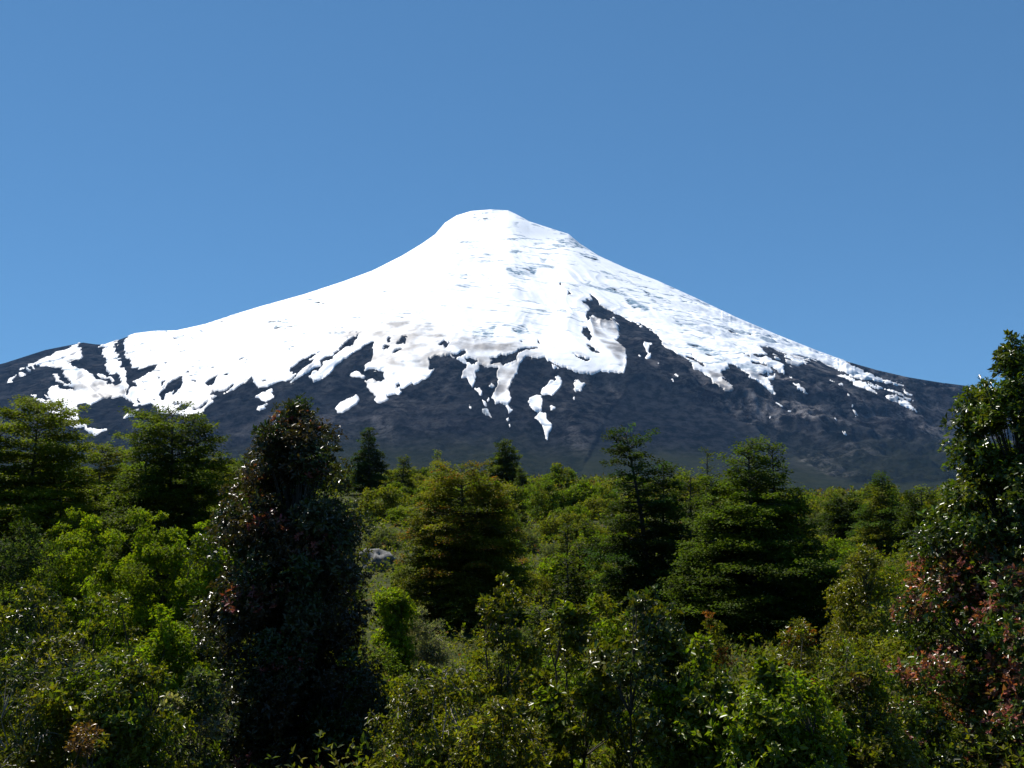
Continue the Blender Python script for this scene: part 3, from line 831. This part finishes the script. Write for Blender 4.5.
tree("beech_tree", 'tiered', 27, 690, 34, 474, 34, "medium green beech filling the gap between the two dark beeches", prof=FLATTOP, nl=40, per=60, L=.08, W=.05, pal=[(2, GREEN), (2, DEEP)], plate=.42); big(690, 34, 1.2)
# far crest trees
tree("conifer_tree", 'tiered', 31, 368, 108, 428, 21, "small dark conical tree on the crest, right of the dark reddish tree", prof=SLIM, nl=44, per=40, L=.20, W=.12,
     pal=[(3, DEEP), (1, (.03, .06, .012))], plate=.85, thick=.1); big(368, 108, 2.5)
tree("conifer_tree", 'tiered', 32, 506, 118, 440, 15, "small dark tree with a rounded tip on the crest, above the orange tipped beech", prof=COLUMN, nl=36, per=36, L=.2, W=.12,
     pal=[(3, DEEP), (1, GREEN)], plate=.8, thick=.1); big(506, 118, 2)
tree("conifer_tree", 'tiered', 33, 522, 100, 474, 9, "tiny dark cone-shaped tree below the rounded-tip tree on the crest", prof=SLIM, nl=26, per=36, L=.18, W=.1, pal=[(3, DEEP)], plate=.6, thick=.08); big(522, 100, 1.5)
tree("conifer_tree", 'tiered', 34, 437, 104, 451, 13, "sparse spindly tree on the crest behind the orange tipped beech", prof=SLIM, nl=26, per=20, L=.2, W=.1, pal=[(2, GREEN), (1, GREY)], plate=.6, thick=.08); big(437, 104, 1.5)
tree("conifer_tree", 'tiered', 35, 882, 56, 474, 38, "tall feathery light green conical tree beyond the olive tree on the right", prof=SLIM, nl=56, per=46, L=.12, W=.06,
     pal=[(3, (.05, .08, .015)), (1, OLIVE)], plate=.6, thick=.08); big(882, 56, 2.4)
tree("conifer_tree", 'tiered', 36, 842, 62, 497, 24, "dark rounded tree just left of the feathery conical tree", prof=ROUND, nl=40, per=46, L=.13, W=.07, pal=[(3, DEEP), (1, GREEN)], plate=.6, thick=.08); big(842, 62, 2)
tree("conifer_tree", 'tiered', 37, 922, 50, 490, 26, "muted green tree in the shade of the tall tree on the right", prof=ROUND, nl=40, per=46, L=.13, W=.07, pal=[(3, DEEP), (2, GREEN)], plate=.6, thick=.08); big(922, 50, 2)
tree("beech_tree", 'tiered', 38, 100, 46, 446, 40, "olive green beech in the gap between the two beeches on the left", prof=FLATTOP, nl=46, per=56, L=.11, W=.06, pal=[(3, OLIVE), (2, GREEN)], plate=.55); big(100, 46, 2.2)
tree("beech_tree", 'tiered', 39, 222, 50, 462, 28, "yellow green beech peeking out between flat-topped beech and dark reddish tree", prof=ROUND, nl=40, per=50, L=.12, W=.06, pal=[(3, OLIVE), (2, YOLIVE)], plate=.55); big(222, 50, 1.8)
tree("sapling", 'bushy', 41, 864, 23, 548, 40, "yellow olive sapling tree beside the black shaded base of the broad dark beech", mat=LEAF_GLOSSY, prof=COLUMN, ncl=90, nros=48, k=5, L=.075, W=.034, cr=.32,
     pal=[(3, YOLIVE), (2, OLIVE)], trunk_r=.05); big(864, 23, 1.2)

# ------------------------------------------------------------------ shrubs one can tell apart
SP = ("stem", "foliage")
def shrub(seed, px, d, top, wpx, label, mat=LEAF_GLOSSY, name="shrub", cat="shrub", bark=None, **kw):
    kw.setdefault('prof', ROUND); kw.setdefault('stems', 6); kw.setdefault('trunk_r', .022); kw.setdefault('base', .12)
    o = tree(name, 'bushy', seed, px, d, top, wpx, label, cat, mat, bark, SP, **kw)
    big(px, d, wpx * d / F * .8)
    return o
lime = dict(mat=LEAF_MATTE, nros=80, k=6, L=.058, W=.028, cr=.25, pal=[(4, (.185, .225, .010)), (2, FRESH), (1, GREEN)], flat=.6)
shrub(51, 82, 22, 512, 52, "bright lime green rounded shrub below the left edge beech", ncl=125, **lime)
shrub(52, 150, 21, 506, 50, "tallest bright lime green shrub, below the flat-topped beech", ncl=130, **lime)
shrub(53, 205, 20, 524, 32, "small bright lime green shrub touching the dark reddish tree", ncl=70, **lime)
shrub(54, 20, 17, 522, 50, "dull grey green wispy shrub at the left edge, before the lime shrubs", ncl=80, nros=50, k=5, L=.07, W=.022, cr=.3, pal=[(3, (.05, .07, .025)), (2, DEEP)], mat=LEAF_MATTE)
shrub(55, 170, 11.0, 612, 44, "vivid green shrub with fine leaves beside the dark reddish tree's left base", ncl=80, nros=60, k=6, L=.045, W=.02, cr=.17, pal=[(3, FRESH), (2, LIME)], mat=LEAF_MATTE)
shrub(56, 55, 9.5, 640, 85, "wide olive shrub with pale bare twigs in the lower left corner", ncl=120, nros=48, k=5, L=.05, W=.020, cr=.19, pal=[(3, OLIVE), (2, (.05, .065, .014)), (1, YOLIVE)], twigs=6, bark=TWIG)
shrub(57, 130, 9.0, 655, 60, "leafy olive green shrub with glinting leaves, right of the corner shrub", ncl=95, nros=50, k=5, L=.052, W=.024, cr=.18, pal=[(3, OLIVE), (2, GREEN)], twigs=4)
shrub(58, 98, 8.2, 722, 30, "small rusty orange shrub near the bottom left corner", ncl=36, nros=40, k=5, L=.04, W=.018, cr=.13, pal=[(3, (.12, .06, .02)), (2, OLIVE)], twigs=3)
shrub(59, 195, 10.2, 668, 36, "grey green glinting shrub under the dark reddish tree", ncl=60, nros=44, k=5, L=.05, W=.022, cr=.16, pal=[(3, (.06, .075, .03)), (1, GREY)], twigs=3)
shrub(60, 112, 13.5, 596, 52, "speckled mid green shrub between lime shrubs and lower left corner", ncl=85, nros=46, k=5, L=.055, W=.025, cr=.22, pal=[(3, GREEN), (2, OLIVE)])
shrub(61, 30, 12.5, 588, 55, "dim dark green shrub on the left edge above the corner shrub", ncl=85, nros=46, k=5, L=.055, W=.022, cr=.22, pal=[(2, DEEP), (2, OLIVE)])
shrub(62, 398, 19, 584, 15, "small vivid lime bush squeezed between dark reddish tree and orange tipped beech", ncl=44, **lime)
shrub(63, 425, 19.5, 612, 32, "silvery grey wiry bush below the orange tipped beech", ncl=60, nros=60, k=6, L=.055, W=.012, cr=.2, pal=[(3, GREY), (1, (.20, .20, .16))], mat=LEAF_MATTE, bark=TWIG, twigs=4, spread=.6)
sap = dict(k=6, L=.058, W=.030)
shrub(64, 505, 12.5, 572, 44, "upright leafy sapling with yellow green leaves at lower centre", name="sapling", cat="sapling", prof=COLUMN, ncl=74, nros=30, cr=.16, lumpy=.4, pal=[(3, YOLIVE), (3, OLIVE)], twigs=4, stems=4, **sap)
shrub(65, 572, 10.5, 590, 50, "multi-stemmed green sapling with dark stems and glinting leaves, lower centre", name="sapling", cat="sapling", prof=COLUMN, ncl=78, nros=30, cr=.15, lumpy=.4, pal=[(3, OLIVE), (2, GREEN)], twigs=4, stems=4, trunk_r=.03, **sap)
shrub(66, 645, 9.6, 572, 54, "darker sapling covered in white leaf glints, right of lower centre", mat=LEAF_DARK, name="sapling", cat="sapling", prof=COLUMN, ncl=86, nros=30, cr=.15, lumpy=.4, pal=[(3, (.062, .078, .012)), (2, OLIVE)], twigs=4, stems=3, trunk_r=.03, **sap)
shrub(67, 700, 9.2, 640, 40, "bushy green shrub leaning against the glinting dark sapling", ncl=80, nros=40, cr=.17, pal=[(3, GREEN), (1, FRESH)], twigs=3, **sap)
shrub(68, 775, 8.6, 668, 60, "glossy fresh green shrub with white glints at the bottom, right of centre", ncl=105, nros=42, cr=.17, pal=[(3, FRESH), (2, GREEN)], twigs=3, **sap)
shrub(69, 850, 9.4, 650, 46, "mottled olive and rust shrub between fresh green shrub and red-leaved tree", ncl=85, nros=42, k=5, L=.05, W=.022, cr=.17, pal=[(3, OLIVE), (3, GREEN), (.3, (.10, .06, .02))], twigs=3)
shrub(70, 432, 9.4, 668, 66, "low tangled olive shrub at the bottom, right of the dark reddish tree", ncl=105, nros=48, k=5, L=.045, W=.020, cr=.17, pal=[(3, OLIVE), (2, (.06, .07, .016))], twigs=4, bark=TWIG)
shrub(71, 500, 8.6, 700, 56, "low bright olive shrub at the bottom edge, left of the multi-stemmed sapling", ncl=90, nros=46, k=5, L=.045, W=.020, cr=.15, pal=[(3, YOLIVE), (2, OLIVE)], twigs=4)
shrub(72, 708, 17, 612, 16, "little rusty brown bush before the black base of the broad beech", ncl=34, nros=40, k=5, L=.06, W=.022, cr=.16, pal=[(2, RUST), (2, OLIVE)], mat=LEAF_MATTE)
shrub(73, 800, 15.5, 622, 50, "low olive and rust thicket under the broad dark beech", ncl=80, nros=44, k=5, L=.06, W=.024, cr=.22, pal=[(3, OLIVE), (.35, RUST), (2, YOLIVE)])
shrub(74, 905, 11.0, 700, 46, "dark green shrub with dull red leaves at the foot of the red-leaved tree", mat=LEAF_DARK, ncl=80, nros=44, k=5, L=.05, W=.022, cr=.17, pal=[(3, GREEN), (2, DEEP)], tip=[(1, (.16, .06, .045))], tip_p=.3)
shrub(75, 358, 12.0, 660, 36, "shadowed green shrub at the dark reddish tree's right base", mat=LEAF_DARK, ncl=60, nros=44, k=5, L=.05, W=.022, cr=.18, pal=[(3, DEEP), (2, BROWN)])
shrub(76, 600, 15, 600, 46, "soft yellow green shrub behind the two lower centre saplings", ncl=80, nros=44, k=5, L=.06, W=.024, cr=.22, pal=[(3, OLIVE), (2, FRESH)], mat=LEAF_MATTE)

# ------------------------------------------------------------------ boulders
def boulder(seed, px, d, w, h, label):
    rng = np.random.default_rng(seed)
    nu, nv = 36, 20
    u = np.linspace(0, 2 * np.pi, nu, endpoint=False); v = np.linspace(-.5 * np.pi, .5 * np.pi, nv)
    U, Vv = np.meshgrid(u, v, indexing='ij')
    S = np.stack([np.cos(Vv) * np.cos(U), np.cos(Vv) * np.sin(U), np.sin(Vv)], -1)
    S = np.sign(S) * np.abs(S) ** .75
    f = 1 + .32 * noise2(S[..., 0] * 1.8 + seed, S[..., 1] * 1.8 + S[..., 2] * 2.3, seed) + .12 * fbm2(S[..., 0] * 5 + S[..., 2] * 4, S[..., 1] * 5, seed + 2, 3)
    Pt = S * f[..., None] * np.array([w / 2, w / 2 * .8, h])
    i, j = np.meshgrid(np.arange(nu), np.arange(nv - 1), indexing='ij')
    Q = np.stack([i * nv + j, ((i + 1) % nu) * nv + j, ((i + 1) % nu) * nv + j + 1, i * nv + j + 1], -1).reshape(-1, 4)
    o = link("boulder", make_mesh("boulder", Pt.reshape(-1, 3), [Q]), ROCK)
    x, y, z = spot(px, d)
    o.location = (x, y, z + h * .25); o.rotation_euler = (0, 0, seed)
    big(px, d, w * .6)
    return tag(o, label, "rock")
boulder(81, 379, 50, 1.9, .75, "grey boulder with dark underside between dark reddish tree and orange tipped beech")
boulder(82, 455, 21, .7, .30, "pale flat boulder in the scrub below the orange tipped beech")
boulder(83, 720, 19, .75, .36, "pale boulder by the little rusty bush before the broad beech")
boulder(84, 822, 33, .55, .36, "small whitish boulder at the right edge of the broad dark beech")

# ------------------------------------------------------------------ scrub repeated over the slope
rng = np.random.default_rng(5)
PROTO = []
def proto(name, wc, mat, label, cat, what):
    o = plant(name, wc, mat, (0, 0, 0), label, cat, parts=SP if cat == "shrub" else ("trunk", "crown"))
    PROTO.append([o, what, True])
b = dict(stems=5, trunk_r=.025, base=.1, prof=ROUND)
for s in (0, 1):
    proto("shrub", bushy(101 + s, 1.5, 1.05, ncl=52, nros=34, k=5, L=.11, W=.055, cr=.36, pal=[(3, (.145, .185, .012)), (2, (.10, .135, .011))], **b), LEAF_MATTE, "x", "shrub", "rounded fresh green shrub")
    proto("shrub", bushy(111 + s, 1.4, 1.0, ncl=52, nros=34, k=5, L=.10, W=.05, cr=.34, pal=[(3, (.125, .132, .013)), (2, (.155, .150, .015))], **b), LEAF_MATTE, "x", "shrub", "rounded olive green shrub")
    proto("shrub", bushy(121 + s, 2.0, .85, ncl=56, nros=30, k=5, L=.10, W=.045, cr=.30, pal=[(3, (.10, .135, .014)), (2, (.12, .125, .012))], stems=5, trunk_r=.025, base=.1, prof=COLUMN), LEAF_MATTE, "x", "shrub", "upright light green shrub")
    proto("sapling", tiered(131 + s, 2.6, .95, prof=SLIM, nl=34, per=30, L=.11, W=.06, pal=[(3, BEECH), (2, DEEP)], plate=.36, trunk_r=.05), LEAF_MATTE, "x", "sapling", "dark green young beech")
    proto("shrub", bushy(141 + s, .9, .9, ncl=40, nros=40, k=6, L=.10, W=.022, cr=.30, pal=[(3, (.10, .11, .06)), (1, (.07, .085, .03))], spread=.7, **b), LEAF_MATTE, "x", "shrub", "low grey green wiry shrub")
for i, (o, what, first) in enumerate(PROTO): pass

def zone(px, d):
    if d > 80: return ("left part of the far crest" if px < 420 else "middle of the far crest" if px < 640 else "right part of the far crest")
    if px < 230: return "slope behind the lime shrubs"
    if px < 400: return "slope behind the dark reddish tree"
    if px < 530: return "slope around the orange tipped beech"
    if px < 640: return "open slope left of the slender dark beech"
    if px < 800: return "ground around the broad dark beech"
    return "slope between broad dark beech and red-leaved tree"

pts = []
tries = 0
while len(pts) < 292 and tries < 30000:
    tries += 1
    d = math.exp(rng.uniform(math.log(16), math.log(172))); px = rng.uniform(-25, 1050)
    x = d * (px - 512) / F
    r = (.55 + .0075 * d)
    if any(abs(px - p) < w_ and d_ * f_ < d < d_ for p, d_, w_, f_ in CLEAR): continue
    if any((x - a) ** 2 + (d - b_) ** 2 < (r * .8 + c) ** 2 for a, b_, c in PLACED if c): continue
    if any((x - a) ** 2 + (d - b_) ** 2 < (r + c) ** 2 * .36 for a, b_, c, *_ in pts): continue
    pts.append((x, d, r, px))
tries = 0
while tries < 400 and sum(1 for p in pts if len(p) > 4) < 16:          # bumps of scrub on the open slope
    tries += 1
    d = rng.uniform(38, 85); px = rng.uniform(515, 628); x = d * (px - 512) / F
    if any((x - p[0]) ** 2 + (d - p[1]) ** 2 < .8 for p in pts): continue
    pts.append((x, d, .8, px, 1))
wts = np.array([3, 3.2, 2.6, 1.0, 1.5] * 2); wts /= wts.sum()
for x, d, r, px, *_ in pts:
    k = int(rng.choice(len(PROTO), p=wts))
    o, what, first = PROTO[k]
    s = (.70 + .0095 * d) * rng.uniform(.75, 1.3)
    s *= .80 if d < 70 else .92
    hz = s * rng.uniform(.75, 1.1)
    if 340 < px < 640 and d > 90: hz *= .85
    if px > 770 and d > 60: hz *= .75
    sc = (s, s, hz); loc = (x, d, float(ground_z(x, d)) - .05 * s)
    zn = zone(px, d)
    lab = f"{what} on the {zn}"; grp = f"{what}s on the {zn}"
    if first:
        PROTO[k][2] = False
        o.location = loc; o.rotation_euler = (0, 0, rng.uniform(0, 6.28)); o.scale = sc
        tag(o, lab, group=grp)
    else:
        copy_plant(o, loc, rng.uniform(0, 6.28), sc, lab, grp)

# ------------------------------------------------------------------ ground cover nobody could count
def build_undergrowth():
    rng = np.random.default_rng(77)
    n = 95000
    d = np.exp(rng.uniform(math.log(7), math.log(180), n)); x = d * rng.uniform(-.60, .60, n) + np.where(d < 45, 1, 0) * rng.uniform(-7, 7, n)
    d2 = rng.uniform(9.5, 17, 34000); d = np.concatenate([d, d2]); x = np.concatenate([x, d2 * rng.uniform(-.75, .75, len(d2))]); n = len(d)
    clump = fbm2(x / (1 + d * .05), d / (1 + d * .05), 9, 3)
    keep = clump > -.35 + .25 * rng.normal(size=n)
    d, x, clump = d[keep], x[keep], clump[keep]
    s = .032 + .0025 * d
    z = ground_z(x, d) + rng.random(len(d)) ** 1.3 * (.40 + .008 * d + .45 * ((d < 17) & (d > 8))) * np.clip(clump + .7, .2, 1.4)
    E = np.stack([x, d, z], -1)
    D = np.array([0, 0, 1.]) + .5 * rng.normal(size=E.shape)
    col = pick(rng, len(d), [(3, OLIVE), (3, (.05, .07, .014)), (2, GREEN), (1, YOLIVE), (1, (.11, .09, .045)), (.5, GREY), (.35, (.12, .055, .025))])
    k = 4
    Vs = []
    Lr = np.repeat(s, k)
    n2 = len(Lr)
    E2, D2 = np.repeat(E, k, 0), np.repeat(unit(D), k, 0)
    r = unit(rng.normal(size=(n2, 3)))
    A = D2 * rng.uniform(.2, 1, (n2, 1)) + r * .9
    L = Lr * rng.uniform(.7, 1.5, n2)
    C = np.clip(np.repeat(col, k, 0) * rng.uniform(.7, 1.3, (n2, 1)), .003, .9)
    V, T, C = leaf_arrays(E2, A, D2 + .4 * r, L, L * .42, C)
    o = link("undergrowth", make_mesh("undergrowth", V, [T], C), LEAF_MATTE)
    tag(o, "tangled olive and brown ground cover between the shrubs on the slope", "undergrowth", kind="stuff")
build_undergrowth()
